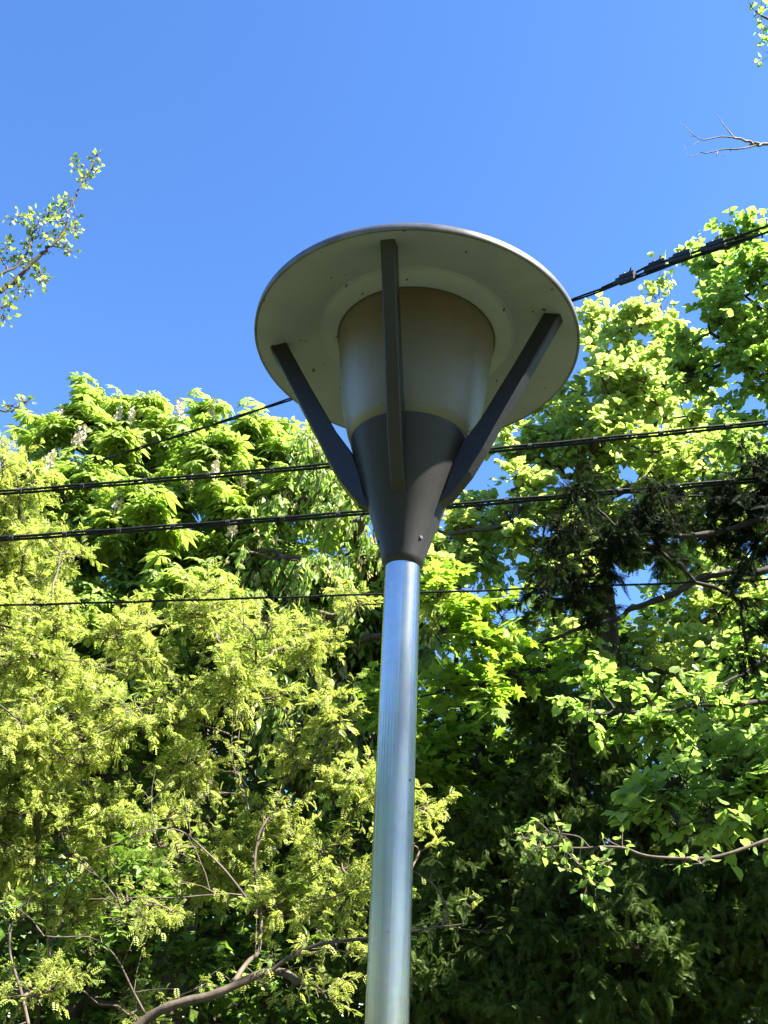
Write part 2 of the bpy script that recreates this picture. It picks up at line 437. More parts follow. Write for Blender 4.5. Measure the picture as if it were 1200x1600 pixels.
# materials of the lamp
m_dark = noise_mat('lamp_paint', (.0150, .0138, .0132), (.0215, .0195, .0182), 45, .36, .05, spec=.42, bscale=350)
m_rim = noise_mat('rim_metal', (.105, .10, .098), (.185, .178, .172), 14, .32, .08, metallic=.6, spec=.5)
def under_mat():
    m, t, p, out = new_mat('shade_white_paint')
    tc = t.nodes.new('ShaderNodeTexCoord')
    n1 = t.nodes.new('ShaderNodeTexNoise'); n1.inputs['Scale'].default_value = 7; n1.inputs['Detail'].default_value = 5
    n2 = t.nodes.new('ShaderNodeTexNoise'); n2.inputs['Scale'].default_value = 48; n2.inputs['Detail'].default_value = 1
    for n_ in (n1, n2): t.links.new(tc.outputs['Object'], n_.inputs['Vector'])
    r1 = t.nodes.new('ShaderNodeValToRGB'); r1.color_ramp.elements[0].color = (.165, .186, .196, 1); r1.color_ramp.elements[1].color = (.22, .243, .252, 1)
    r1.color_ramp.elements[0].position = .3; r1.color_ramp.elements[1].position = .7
    r2 = t.nodes.new('ShaderNodeValToRGB'); r2.color_ramp.elements[0].position = .73; r2.color_ramp.elements[1].position = .76
    r2.color_ramp.elements[0].color = (1, 1, 1, 1); r2.color_ramp.elements[1].color = (.12, .11, .10, 1)
    t.links.new(n1.outputs['Fac'], r1.inputs[0]); t.links.new(n2.outputs['Fac'], r2.inputs[0])
    mx = t.nodes.new('ShaderNodeMix'); mx.data_type = 'RGBA'; mx.blend_type = 'MULTIPLY'; mx.inputs[0].default_value = 1
    t.links.new(r1.outputs[0], mx.inputs[6]); t.links.new(r2.outputs[0], mx.inputs[7]); t.links.new(mx.outputs[2], p.inputs['Base Color'])
    p.inputs['Roughness'].default_value = .55; return m
def lens_mat():
    m, t, p, out = new_mat('ribbed_acrylic')
    tc = t.nodes.new('ShaderNodeTexCoord'); wv = t.nodes.new('ShaderNodeTexWave'); wv.wave_type = 'BANDS'; wv.bands_direction = 'Z'
    wv.inputs['Scale'].default_value = 70; wv.inputs['Distortion'].default_value = .3
    t.links.new(tc.outputs['Object'], wv.inputs['Vector'])
    b = t.nodes.new('ShaderNodeBump'); b.inputs['Strength'].default_value = .15; b.inputs['Distance'].default_value = .003
    t.links.new(wv.outputs['Fac'], b.inputs['Height']); t.links.new(b.outputs[0], p.inputs['Normal'])
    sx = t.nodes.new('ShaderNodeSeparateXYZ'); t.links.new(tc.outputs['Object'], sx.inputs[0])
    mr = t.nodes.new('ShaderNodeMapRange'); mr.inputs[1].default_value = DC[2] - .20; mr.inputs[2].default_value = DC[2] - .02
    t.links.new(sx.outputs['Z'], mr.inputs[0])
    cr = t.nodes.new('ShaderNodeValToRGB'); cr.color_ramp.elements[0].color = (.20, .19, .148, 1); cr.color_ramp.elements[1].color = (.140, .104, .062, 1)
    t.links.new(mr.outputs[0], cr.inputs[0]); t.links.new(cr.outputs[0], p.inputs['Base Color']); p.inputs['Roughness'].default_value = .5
    p.inputs['Transmission Weight'].default_value = .25; p.inputs['IOR'].default_value = 1.3
    p.inputs['Coat Weight'].default_value = .0; p.inputs['Specular IOR Level'].default_value = .3; p.inputs['Coat Roughness'].default_value = .25
    return m
m_under = under_mat(); m_lens = lens_mat()
# galvanised pole: soft spangle, streaks of dull zinc
def zinc_mat():
    m, t, p, out = new_mat('galvanised_steel')
    tc = t.nodes.new('ShaderNodeTexCoord'); mp = t.nodes.new('ShaderNodeMapping'); mp.inputs['Scale'].default_value = (1, 1, .25)
    t.links.new(tc.outputs['Object'], mp.inputs['Vector'])
    v = t.nodes.new('ShaderNodeTexVoronoi'); v.inputs['Scale'].default_value = 90; t.links.new(tc.outputs['Object'], v.inputs['Vector'])
    n = t.nodes.new('ShaderNodeTexNoise'); n.inputs['Scale'].default_value = 14; n.inputs['Detail'].default_value = 5; t.links.new(mp.outputs[0], n.inputs['Vector'])
    r = t.nodes.new('ShaderNodeValToRGB'); r.color_ramp.elements[0].color = (.48, .495, .515, 1); r.color_ramp.elements[1].color = (.68, .695, .71, 1)
    r.color_ramp.elements[0].position = .3; r.color_ramp.elements[1].position = .7
    t.links.new(n.outputs['Fac'], r.inputs[0])
    mx = t.nodes.new('ShaderNodeMix'); mx.data_type = 'RGBA'; mx.blend_type = 'MULTIPLY'; mx.inputs[0].default_value = .12
    t.links.new(r.outputs[0], mx.inputs[6]); t.links.new(v.outputs['Color'], mx.inputs[7]); t.links.new(mx.outputs[2], p.inputs['Base Color'])
    sp = t.nodes.new('ShaderNodeTexNoise'); sp.inputs['Scale'].default_value = 80; sp.inputs['Detail'].default_value = 1; t.links.new(tc.outputs['Object'], sp.inputs['Vector'])
    sr = t.nodes.new('ShaderNodeValToRGB'); sr.color_ramp.elements[0].position = .765; sr.color_ramp.elements[1].position = .80
    sr.color_ramp.elements[0].color = (1, 1, 1, 1); sr.color_ramp.elements[1].color = (.35, .34, .33, 1); t.links.new(sp.outputs['Fac'], sr.inputs[0])
    m2 = t.nodes.new('ShaderNodeMix'); m2.data_type = 'RGBA'; m2.blend_type = 'MULTIPLY'; m2.inputs[0].default_value = 1
    t.links.new(mx.outputs[2], m2.inputs[6]); t.links.new(sr.outputs[0], m2.inputs[7]); t.links.new(m2.outputs[2], p.inputs['Base Color'])
    p.inputs['Metallic'].default_value = 1.0
    q = t.nodes.new('ShaderNodeMapRange'); q.inputs[3].default_value = .13; q.inputs[4].default_value = .28
    t.links.new(n.outputs['Fac'], q.inputs[0]); t.links.new(q.outputs[0], p.inputs['Roughness'])
    b = t.nodes.new('ShaderNodeBump'); b.inputs['Strength'].default_value = .06; b.inputs['Distance'].default_value = .004
    t.links.new(n.outputs['Fac'], b.inputs['Height']); t.links.new(b.outputs[0], p.inputs['Normal'])
    return m
m_zinc = zinc_mat()

g = Geo(); g.tube([pbase, pbase + (ptop - pbase) * .5, ptop], .0381, 48); g.build('pole', m_zinc, lamp, True)
g = Geo(); g.tube([pbase, pbase + UPV * .015], .09, 32); g.build('base_plate', m_zinc, lamp)
g = Geo(); lathe(g, [(.0385, .600), (.0445, .592), (.0470, .584), (.0476, .575), (.085, .4565), (.1375, .290), (.139, .286), (.137, .284), (.125, .284)], 96)
cone = g.build('cone_housing', m_dark, lamp, True)
m_screw = noise_mat('screw_black', (.004, .004, .004), (.012, .012, .012), 30, .5, 0)
for az, h in ((38, .545), (158, .545), (-82, .545)):
    g = Geo()
    r_ = .0476 + (.575 - h) * (.085 - .0476) / (.575 - .4565)
    g.tube([hp(r_ - .004, az, h), hp(r_ + .0012, az, h - .0003)], .0042, 10)
    g.build('set_screw', m_screw, cone, True)
g = Geo(); lathe(g, [(.192, -.070), (.193, -.030), (.188, .02), (.183, .06), (.177, .11), (.170, .16), (.161, .21), (.150, .253), (.1385, .2835), (.130, .2835)], 96)
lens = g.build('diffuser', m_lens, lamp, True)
g = Geo(); lathe(g, [(.0, .30), (.06, .29), (.065, .08), (.05, .03), (0, .02)], 40)
g.build('lamp_bulb', noise_mat('bulb_ceramic', (.10, .08, .05), (.2, .16, .1), 20, .5, 0), lens, True)
g = Geo(); lathe(g, [(.0, -.015), (.15, -.02), (.175, -.03), (.19, -.05)], 64)
g.build('gear_tray', noise_mat('gear_tray', (.10, .065, .035), (.17, .11, .06), 12, .5, 0), lens, True)
g = Geo(); lathe(g, [(0, -.135), (.10, -.128), (.24, -.085), (.36, -.036), (.392, -.0205), (.3985, -.0178), (.400, -.016), (.400, -.0015), (.3988, .0002), (.3945, .0002), (.3925, -.004)], 128)
shade = g.build('shade', m_rim, lamp, True)
g = Geo(); lathe(g, [(.3935, -.0012), (.36, -.008), (.245, -.047), (.241, -.0485), (.2395, -.046), (.2385, -.0435), (.232, -.040), (.200, -.0285), (.1965, -.0285), (.1938, -.032), (.1938, -.075)], 128)
g.build('shade_underside', m_under, shade, True)
# four bars that carry the shade (section 40 mm wide, kinked profile)
def bar(az):
    g = Geo()
    outer = [(.366, -.0065), (.287, .14), (.212, .280), (.184, .335), (.152, .39), (.108, .445), (.082, .458)]
    inner = [(.326, -.020), (.250, .119), (.174, .252), (.132, .31), (.112, .36), (.096, .42), (.078, .457)]
    hw = .0158; b = .003
    P = []
    for (ro, ho), (ri, hi) in zip(outer, inner):
        dr, dh = ri - ro, hi - ho; L = max(math.hypot(dr, dh), .006); er, eh = dr / L * b, dh / L * b
        ring = [(ro, ho, -hw + b), (ro, ho, hw - b), (ro + er, ho + eh, hw), (ri - er, hi - eh, hw), (ri, hi, hw - b), (ri, hi, -hw + b), (ri - er, hi - eh, -hw), (ro + er, ho + eh, -hw)]
        a = math.radians(az); side = AA * math.cos(a) + AB * math.sin(a)
        P += [hp(r, az, h) + side * w_ for r, h, w_ in ring]
    k = 8; q = []
    for i in range(len(outer) - 1):
        for j in range(k): q.append((i * k + j, i * k + (j + 1) % k, (i + 1) * k + (j + 1) % k, (i + 1) * k + j))
    g.quads(P, q)
    for i0 in (0, (len(outer) - 1) * k): g.add(P[i0:i0 + k], [(0, j, j + 1) for j in range(1, k - 1)])
    return g.build('support_bar', m_dark, lamp)
for az in (-13, -97, 66, 167): bar(az)

# ================================================================== CABLES
def cable_pts(p0, p1, sag, n=60, ext=1.6):
    """hanging line through p0 and p1, carried on past both"""
    t = np.linspace(-ext * .6, 1 + ext * .6, n)[:, None]
    return p0 + (p1 - p0) * t - UPV * sag * 4 * t * (1 - t)
def cable(name, label, p0, p1, sag, strands, rad, gap, bands=0, group='overhead cables between the trees', ext=1.0, perp=UPV, n=90):
    P = cable_pts(p0, p1, sag, n, ext)
    root = empty(name, P[len(P) // 2], label, 'cable', group)
    for k in range(strands):
        g = Geo(); off = (k - (strands - 1) / 2) * gap
        ph = np.linspace(0, 40, n)[:, None]
        g.tube(P + perp * off + UPV * .002 * np.sin(ph * 3 + k), rad, 8); g.build('strand', MAT['cable'], root, True)
    for b in range(bands):
        t = (b + .5) / bands; i = int(t * (n - 2)); f = t * (n - 2) - i
        c = P[i] * (1 - f) + P[i + 1] * f; d = norm(P[i + 1] - P[i]); e = np.cross(d, perp)
        g = Geo(); g.tube([c - d * .012, c + d * .012], gap * .5 + rad + .002, 10); g.build('tie_band', MAT['clamp'], root, True)
    return root, P
yL, yR = 4.9, 4.4
pw = norm(np.array([0, -.5, 1]))
cable('twin_cable', 'twin black cable crossing behind the middle of the lamp cone', at(0, 770, yL), at(1200, 660, yR), .02, 2, .0078, .019, 26, perp=pw)
cable('twin_cable', 'twin black cable crossing just above the galvanised pole, passing behind the cone tip', at(0, 842, yL - .1), at(1200, 748, yR - .1), .015, 2, .0078, .018, 30, perp=pw)
cable('thin_cable', 'single thin black wire crossing behind the top of the pole', at(0, 946, yL), at(1200, 905, yR), .01, 1, .006, .02)
# bundled messenger cable: passes behind the shade and climbs towards the right
pa, pm_, pz = at(122, 731, 9.0), at(900, 467, 6.2), at(1230, 352, 5.0)
t = np.linspace(0, 1, 80)[:, None]
P = poly([at(-60, 790, 9.8), pa, at(450, 625, 7.6), pm_, at(985, 436, 5.85), at(1075, 404, 5.5), pz, at(1500, 255, 4.2), at(2600, -150, 2.0)], 14)
root = empty('bundled_cable', P[60], 'thick black bundled cable with metal clamps running up to the right behind the shade', 'cable', 'overhead cables between the trees')
n = len(P); ph = np.cumsum(np.r_[0, np.linalg.norm(np.diff(P, axis=0), axis=1)]); Td = norm(np.gradient(P, axis=0)); Uu = norm(np.cross(Td, UPV)); Vv = np.cross(Uu, Td)
for k in range(2):
    a = ph * 5 + k * math.pi
    g = Geo(); g.tube(P + Uu * (.009 * np.cos(a))[:, None] + Vv * (.011 * np.sin(a))[:, None], .0092, 8); g.build('strand', MAT['cable'], root, True)
mess = at(940, 450, 6.0), at(985, 430, 5.85), at(1022, 412, 5.7), at(1060, 403, 5.55), at(1115, 383, 5.35), at(1180, 360, 5.1), at(1400, 280, 4.5)
g = Geo(); g.tube(poly(mess, 8), .0105, 8); g.build('messenger_wire', MAT['cable'], root, True)
def clamp(c, d, lean, k=1.25):
    up = norm(UPV - d * (UPV @ d) + np.array([0, 0, 0])); sd = np.cross(d, up); g = Geo()
    def boxat(ctr, a, b, h, geo):
        V = [c + (ctr - c) * k + (d * x * a + sd * y * b + up * z * h) * k for x in (-1, 1) for y in (-1, 1) for z in (-1, 1)]
        geo.quads(V, [(0, 1, 3, 2), (4, 6, 7, 5), (0, 4, 5, 1), (2, 3, 7, 6), (0, 2, 6, 4), (1, 5, 7, 3)])
    boxat(c + up * .020, .058, .020, .016, g); boxat(c - up * .014, .064, .018, .013, g)
    boxat(c + up * .004 - d * .074, .018, .014, .020, g)
    cl = g.build('clamp', MAT['clamp'], root)
    g = Geo(); g.tube([c + up * .040 + d * .015, c + up * .098 + d * (.015 + lean)], [.013, .008], 8)
    g.build('bolt', MAT['clamp'], cl)
    g = Geo(); g.tube([c + up * .042 - d * .036, c + up * .066 - d * .036], .018, 6)
    g.build('bolt', MAT['bolt'], cl)
for px, py, yy in ((980, 435, 5.85), (1027, 416, 5.7), (1118, 385, 5.35), (1066, 402, 5.52)):
    c = at(px, py, yy); i = int(np.argmin(np.linalg.norm(P - c, axis=1))); clamp(c, Td[i], .012)

# ================================================================== TREES
# --- the wood that closes the clearing all round (one mass; lower in front of the camera)
rw = np.random.default_rng(77); wg = Geo(); N = 42000
az = rw.uniform(-math.pi, math.pi, N)                 # 0 = straight ahead, positive = right
ctl_a = np.radians([-180, -150, -110, -70, -40, 0, 40, 75, 110, 140, 165, 180]); ctl_h = np.array([11, 9, 8.5, 8, 7, 7, 7.5, 10, 13, 15, 14, 11])
Hh = np.interp(az, ctl_a, ctl_h) + 1.6 * np.sin(az * 17) + 1.1 * np.sin(az * 41 + 1) + rw.normal(size=N) * .5
rr = 20 + 4 * rw.uniform(size=N) + 2 * np.sin(az * 23)
zz = Hh * (1 - rw.uniform(size=N) ** 1.3 * .97)
Pw = np.stack([rr * np.sin(az), rr * np.cos(az), zz], 1)
wg.leaves(TP['ovate_wide'], Pw, rw.normal(size=(N, 3)) - UPV * .3, rw.normal(size=(N, 3)) + UPV * .5, rw.uniform(.35, .75, N))
tag(wg.build('woodland', MAT['far']), 'dark leafy wood closing the view low behind the trees', 'wood', kind='stuff')
# --- horse chestnut
rb = np.random.default_rng(11)
B = blobs_px([(165, 645, 40), (218, 648, 40), (98, 690, 52), (300, 695, 52), (375, 700, 45), (425, 698, 36), (200, 745, 85), (330, 775, 85), (450, 745, 45), (120, 805, 85),
              (250, 865, 100), (385, 885, 95), (50, 905, 90), (480, 810, 55), (150, 1000, 105), (330, 1000, 105), (470, 960, 80), (620, 900, 60), (-60, 800, 80), (40, 1090, 90), (240, 1120, 90), (560, 1010, 70)], 10.8, 1.2, rb, .3)
for i_, (c_b, r_b) in enumerate(B):
    q_ = (c_b - EYE); ysh = 10.9 - 1.7 * np.clip((8.9 + CAMZ - c_b[2]) / 4.5, 0, 1) ** .8 + rb.uniform(-.25, .25); f_ = ysh / c_b[1]
    B[i_] = (EYE + q_ * f_, r_b * f_)
bx = at(240, 1600, 10.6)
root, rng = tree('horse_chestnut', 'tall bright green horse chestnut with pale upright flower candles, left of the lamp', 'tree', 21,
     [(bx[0], 10.6, 0), (bx[0] + .1, 10.6, 2.5), (bx[0], 11.0, 5), (bx[0] + .2, 10.9, 7.0)], B, 'palmate', 'chestnut', .20, 13, .36, 6, 5, 'rosette', .20, lift=.55)
fl = [(90, 640), (185, 655), (172, 640), (291, 650), (307, 652), (132, 690), (333, 728), (302, 776), (366, 752), (125, 705), (45, 860), (165, 778), (275, 790), (352, 830), (222, 720), (60, 745), (410, 720), (150, 760)]
def candle_mesh():
    g = Geo(); r_ = np.random.default_rng(8)
    g.tube([(0, 0, 0), (0, 0, .10), (0, 0, .22)], [.004, .004, .002], 5)
    N = 60; z = r_.uniform(.02, .22, N); a = r_.uniform(0, 6.283, N); rr = (.042 * (1 - z / .26)) * r_.uniform(.5, 1, N)
    P = np.stack([rr * np.cos(a), rr * np.sin(a), z], 1); d = norm(P * [1, 1, 0] + UPV * .02 + r_.normal(size=(N, 3)) * .01)
    g.leaves(ovate(.42, .15), P, d, norm(UPV + r_.normal(size=(N, 3)) * .5), np.full(N, .034))
    return g
first = None
cv = np.zeros(len(root.children[1].data.vertices) * 3, np.float32); root.children[1].data.vertices.foreach_get('co', cv)
cv = cv.reshape(-1, 3)[::35] + np.array(root['_o'])
dd = (cv - EYE) @ FW; cx_ = 600 + FPX * ((cv - EYE) @ RT) / dd; cy_ = 800 - FPX * ((cv - EYE) @ UP) / dd
for i, (px, py) in enumerate(fl):
    near = np.where(np.hypot(cx_ - px, cy_ - (py + 14)) < 22)[0]
    if len(near) == 0: near = [int(np.argmin(np.hypot(cx_ - px, cy_ - py)))]
    k_ = min(near, key=lambda q: dd[q]); p = cv[k_] + np.array([.05, -.12, -.02]) - np.array(root['_o'])
    if first is None:
        g = candle_mesh(); V0 = np.concatenate(g.V); g.V = [V0 + np.array(root['_o'])]
        o = g.build('flower_panicle', MAT['flower'], root); first = o
    else:
        o = first.copy(); COL.objects.link(o); o.parent = root
    o.location = tuple(p); o.rotation_euler = (rng.normal() * .12, rng.normal() * .12, rng.uniform(0, 6)); o.scale = (rng.uniform(1.2, 1.5),) * 3

# --- tree with hanging leaves and bunches of winged seeds
B = blobs_px([(490, 682, 30), (507, 725, 36), (528, 775, 50), (565, 805, 44), (545, 735, 26), (440, 800, 42), (405, 860, 45), (565, 870, 48), (500, 920, 60), (420, 970, 55), (570, 980, 60), (500, 1060, 65),
              (645, 880, 40), (690, 855, 36), (570, 1140, 60), (420, 1090, 45), (640, 990, 50), (735, 880, 40), (500, 1170, 50)], 8.8, 1.2, rb, .35)
bx = at(620, 1600, 9.6)
dl = [(at(685, 1010, 9.3), at(705, 930, 9.3), at(728, 870, 9.2), at(762, 810, 9.1)), .11, .05]
root, rng = tree('seeding_maple', 'pale green tree hung with pinkish bunches of winged seeds, directly behind the lamp cone', 'tree', 22,
     [(bx[0], 9.6, 0), (bx[0] - .1, 9.6, 2.5), (bx[0] - .2, 9.4, 4.6), (bx[0] - .5, 9.2, 6.6)], B, 'ovate', 'hanging', .11, 16, .32, 8, 8, 'hang', .15, limbs=[dl])
sg = Geo(); sw = Geo()
for c, r in B:
    k = int(26 * (r[0] / .35) ** 2); d = norm(rng.normal(size=(k, 3))); Pn = c + d * r * rng.uniform(.6, 1.05, size=(k, 1))
    sg.leaves(TP['seeds'], Pn, norm(-UPV + rng.normal(size=(k, 3)) * .2), rng.normal(size=(k, 3)), rng.uniform(.12, .2, k))
sg.build('seed_bunches', MAT['seeds'], root)

# --- feathery yellow-green tree, lower left
B = blobs_px([(25, 740, 50), (15, 830, 80), (95, 865, 42), (55, 1020, 95), (215, 1010, 65), (330, 965, 65), (400, 1000, 40), (560, 945, 26), (120, 1130, 100), (15, 1180, 100), (255, 1125, 55),
              (380, 1085, 70), (470, 1015, 50), (530, 1120, 46), (480, 1185, 52), (560, 1255, 46), (200, 1295, 80), (60, 1300, 95), (330, 1345, 70), (430, 1285, 52), (530, 1335, 52), (430, 1420, 50),
              (530, 1425, 52), (100, 1425, 52), (645, 1290, 40), (655, 1330, 30), (250, 1415, 40), (60, 1560, 42), (200, 1585, 30), (-60, 1000, 120), (-60, 1300, 120), (670, 950, 38), (510, 1560, 24), (300, 1210, 55), (40, 900, 70)], 5.9, 1.3, rb, .4)
def pl(pts, y0, y1):
    n = len(pts); return [at(a, b, y0 + (y1 - y0) * i / max(n - 1, 1)) for i, (a, b) in enumerate(pts)]
LM = [(pl([(150, 1660), (222, 1600), (272, 1568), (340, 1545), (400, 1526), (440, 1521), (466, 1535)], 5.47, 5.40), 0.0258, 0.0185),
      (pl([(365, 1535), (385, 1505), (402, 1480), (406, 1400), (402, 1330), (412, 1290), (440, 1245)], 5.42, 5.95), 0.0134, 0.0046),
      (pl([(415, 1523), (460, 1492), (520, 1470), (590, 1455), (650, 1452), (690, 1450), (727, 1443)], 5.37, 5.25), 0.0114, 0.0034),
      (pl([(688, 1450), (700, 1425), (680, 1385), (648, 1362)], 5.04, 4.95), 0.0072, 0.0040),
      (pl([(384, 1402), (340, 1345), (300, 1308), (265, 1295), (235, 1297), (150, 1330)], 5.42, 5.05), 0.0067, 0.0023),
      (pl([(388, 1265), (372, 1205), (362, 1160), (366, 1110), (348, 1010)], 5.82, 5.85), 0.0067, 0.0023),
      (pl([(372, 1185), (378, 1120), (410, 1030)], 5.82, 5.75), 0.0052, 0.0023),
      (pl([(358, 1147), (300, 1128), (215, 1105), (160, 1090)], 5.82, 5.35), 0.0057, 0.0023),
      (pl([(120, 1172), (165, 1140), (215, 1108), (278, 1075)], 5.42, 5.45), 0.0083, 0.0029),
      (pl([(0, 1102), (60, 1150), (105, 1187), (140, 1195)], 5.22, 5.45), 0.0057, 0.0029),
      (pl([(46, 1610), (30, 1530), (16, 1450), (40, 1410), (110, 1370)], 5.42, 5.55), 0.0093, 0.0046),
      (pl([(395, 1340), (440, 1230), (460, 1200), (490, 1185)], 5.92, 6.05), 0.0072, 0.0034),
      (pl([(230, 1590), (165, 1480), (68, 1462)], 5.52, 5.35), 0.0062, 0.0023),
      (pl([(0, 1040), (50, 1028), (120, 1033), (200, 1055)], 5.32, 5.45), 0.0052, 0.0023),
      (pl([(390, 1400), (330, 1398), (260, 1402), (140, 1405)], 5.62, 5.45), 0.0052, 0.0023),
      (pl([(480, 1410), (520, 1400), (580, 1370)], 5.52, 5.35), 0.0052, 0.0029),
      (pl([(560, 1425), (610, 1400), (640, 1385)], 5.52, 5.35), 0.0041, 0.0023)]
bx = at(150, 1660, 5.1)
tree('feathery_locust', 'feathery yellow-green tree with thin bare-looking branches filling the lower left', 'tree', 23,
     [(bx[0] - .4, 5.4, 0), (bx[0] - .2, 5.3, bx[2] * .6), (bx[0], 5.2, bx[2]), at(200, 1612, 5.23)], B, 'pinnate', 'locust', .047, 50, .21, 8, 10, 'spray', .075, 'bark',
     lift=.1, flat=.8, limbs=LM)

# --- bright linden
B = blobs_px([(985, 530, 46), (935, 525, 34), (930, 610, 70), (1040, 560, 50), (1040, 660, 80), (860, 665, 38), (880, 745, 72), (800, 765, 44), (990, 760, 85), (1100, 760, 85), (755, 845, 50), (850, 850, 66),
              (705, 880, 34), (950, 850, 60), (1060, 860, 70), (1150, 860, 70), (1120, 960, 60), (900, 930, 60), (1180, 990, 60), (1080, 1050, 70), (990, 1040, 60), (890, 1020, 50), (1010, 600, 60), (940, 690, 60), (1190, 780, 70), (748, 805, 36), (800, 705, 26), (840, 715, 36), (705, 835, 36), (790, 820, 40), (900, 690, 40)], 8.3, 1.2, rb, .5)
bx = at(1000, 1600, 8.8)
LT = [(pl([(1050, 640), (1042, 560), (1036, 500), (1030, 460)], 8.2, 8.0), .012, .004)] + \
     [(pl(q, 8.05, 8.0), .004, .002) for q in ([(1035, 490), (1045, 465), (1040, 440)], [(1033, 480), (1022, 462), (1015, 445)], [(1036, 470), (1050, 452)], [(1030, 462), (1026, 445), (1030, 432)], [(1040, 500), (1022, 475), (1018, 462)])]
tree('linden_tree', 'sunlit yellow-green linden with round leaves, right of the lamp shade', 'tree', 24,
     [(bx[0], 8.8, 0), (bx[0], 8.8, 2.5), (bx[0] - .1, 8.6, 5), (bx[0] - .2, 8.4, 7.5)], B, 'heart', 'linden', .080, 22, .26, 7, 9, 'flat', .16, limbs=LT)

# --- nearer, greener linden at the right edge
B = blobs_px([(1182, 378, 36), (1120, 420, 46), (1175, 470, 70), (1110, 520, 50), (1170, 590, 75), (1085, 590, 46), (1235, 430, 40), (1240, 560, 50), (1170, 690, 50), (1250, 720, 50),
              (1180, 1090, 60), (1060, 1110, 60), (1150, 1160, 50), (960, 1110, 50), (1250, 1000, 90), (1280, 1200, 90)], 6.1, 1.2, rb, .3)
B += blobs_px([(1060, 1215, 26), (1120, 1215, 42), (1170, 1225, 45), (1035, 1260, 26), (1180, 1270, 30), (1110, 1270, 22)], 4.6, 1.0)
B += blobs_px([(1180, 1170, 40), (1250, 1280, 60)], 4.9, 1.0)
B += [(np.array(c_b), np.full(3, r_b)) for c_b, r_b in (((4.4, 6.7, 7.5), .5), ((4.7, 6.4, 7.0), .6), ((4.4, 6.9, 6.0), .6), ((4.9, 6.8, 5.2), .6), ((4.5, 6.5, 4.2), .5))]
bx = np.array([4.0, 6.2])
LR = [(pl([(1330, 830), (1200, 888), (1100, 905), (1010, 945), (960, 962), (880, 995), (800, 1006), (720, 1010)], 6.2, 6.4), .034, .007),
      (pl([(1330, 1250), (1200, 1285), (1130, 1283), (1060, 1290)], 4.9, 4.5), .012, .004),
      (pl([(1330, 1040), (1250, 1010), (1180, 1040), (1120, 1075)], 6, 5.6), .02, .006),
      (pl([(1330, 1090), (1200, 1098), (1120, 1102), (1030, 1113)], 6, 5.6), .02, .006)]
root, rng = tree('linden_tree', 'darker green linden reaching over the cable clamps at the right edge', 'tree', 25,
     [(4.0, 6.2, 0), (4.0, 6.2, 3), (3.9, 6.1, 5.5), (3.8, 6.0, 7.6)], B, 'heart', 'linden_g', .066, 22, .25, 9, 10, 'flat', .12, 'bark_dark', limbs=LR)
# low sunlit branch of the same tree, standing out against the dark conifer
lf = Geo(); wd = Geo(); Y0 = 3.9
lowq = [np.array([3.97, 6.15, 2.6]), np.array([3.5, 5.5, 2.75]), np.array([2.9, 4.7, 2.9])] + pl([(1330, 1285), (1200, 1312)], Y0 + .1, Y0)
Pp = poly(lowq, 6); wd.tube(Pp, np.linspace(.022, .0078, len(Pp)), 8, True, .05, rng)
for q, a, b in (([(1200, 1312), (1150, 1330), (1110, 1340), (1060, 1341), (1010, 1337), (975, 1325), (940, 1323), (905, 1325), (870, 1322)], .0075, .003),
                ([(920, 1323), (905, 1308), (880, 1303), (858, 1300)], .004, .002), ([(932, 1324), (922, 1335), (928, 1345), (940, 1350)], .004, .002),
                ([(975, 1326), (955, 1316), (943, 1308)], .003, .002), ([(895, 1325), (894, 1340), (905, 1352)], .003, .002), ([(870, 1322), (850, 1325), (830, 1318)], .004, .002)):
    Pp = poly(pl(q, Y0, Y0), 5); wd.tube(Pp, np.linspace(a, b, len(Pp)), 7, True, .06, rng)
tw = [(805, 1302), (818, 1310), (832, 1312), (845, 1322), (858, 1300), (852, 1334), (838, 1326), (875, 1304), (905, 1352), (885, 1362), (912, 1368), (925, 1375), (930, 1390), (940, 1350), (952, 1348), (962, 1318), (972, 1322), (945, 1322), (915, 1385), (1095, 1350), (1070, 1352), (1180, 1320)]
twig_cluster(rng, lf, wd, [at(a, b, Y0 + rng.normal() * .04) for a, b in tw], 'heart', .039, 5, .024)
lf.build('low_branch_leaves', MAT['linden_g'], root); wd.build('low_branch', MAT['bark'], root, True)

# --- big-leaved maple just right of the pole
B = blobs_px([(690, 950, 40, 5.8), (742, 938, 36, 5.9), (785, 965, 38, 6.3), (715, 1010, 42, 6.0), (678, 1085, 36, 6.4), (740, 1075, 36, 6.4), (800, 1050, 30, 6.5), (765, 1085, 58), (835, 1050, 48), (680, 1160, 42), (800, 1135, 52), (600, 1090, 50, 7.8), (740, 1190, 50),
              (860, 1120, 48), (930, 1080, 38), (700, 1235, 42), (810, 1215, 44), (880, 1180, 42), (660, 1215, 36), (900, 1040, 34), (700, 900, 26)], 7.2, 1.2, rb, .25)
bx = at(730, 1600, 6.0)
tree('sycamore_maple', 'bright green maple with large lobed leaves beside the upper half of the pole', 'tree', 26,
     [(bx[0] + .3, 7.9, 0), (bx[0] + .3, 7.9, 1.6), (bx[0] + .3, 7.8, 2.8), (bx[0] + .25, 7.5, 4.0)], B, 'maple', 'maple', .095, 22, .24, 6, 7, 'flat', .05, 'bark_dark')

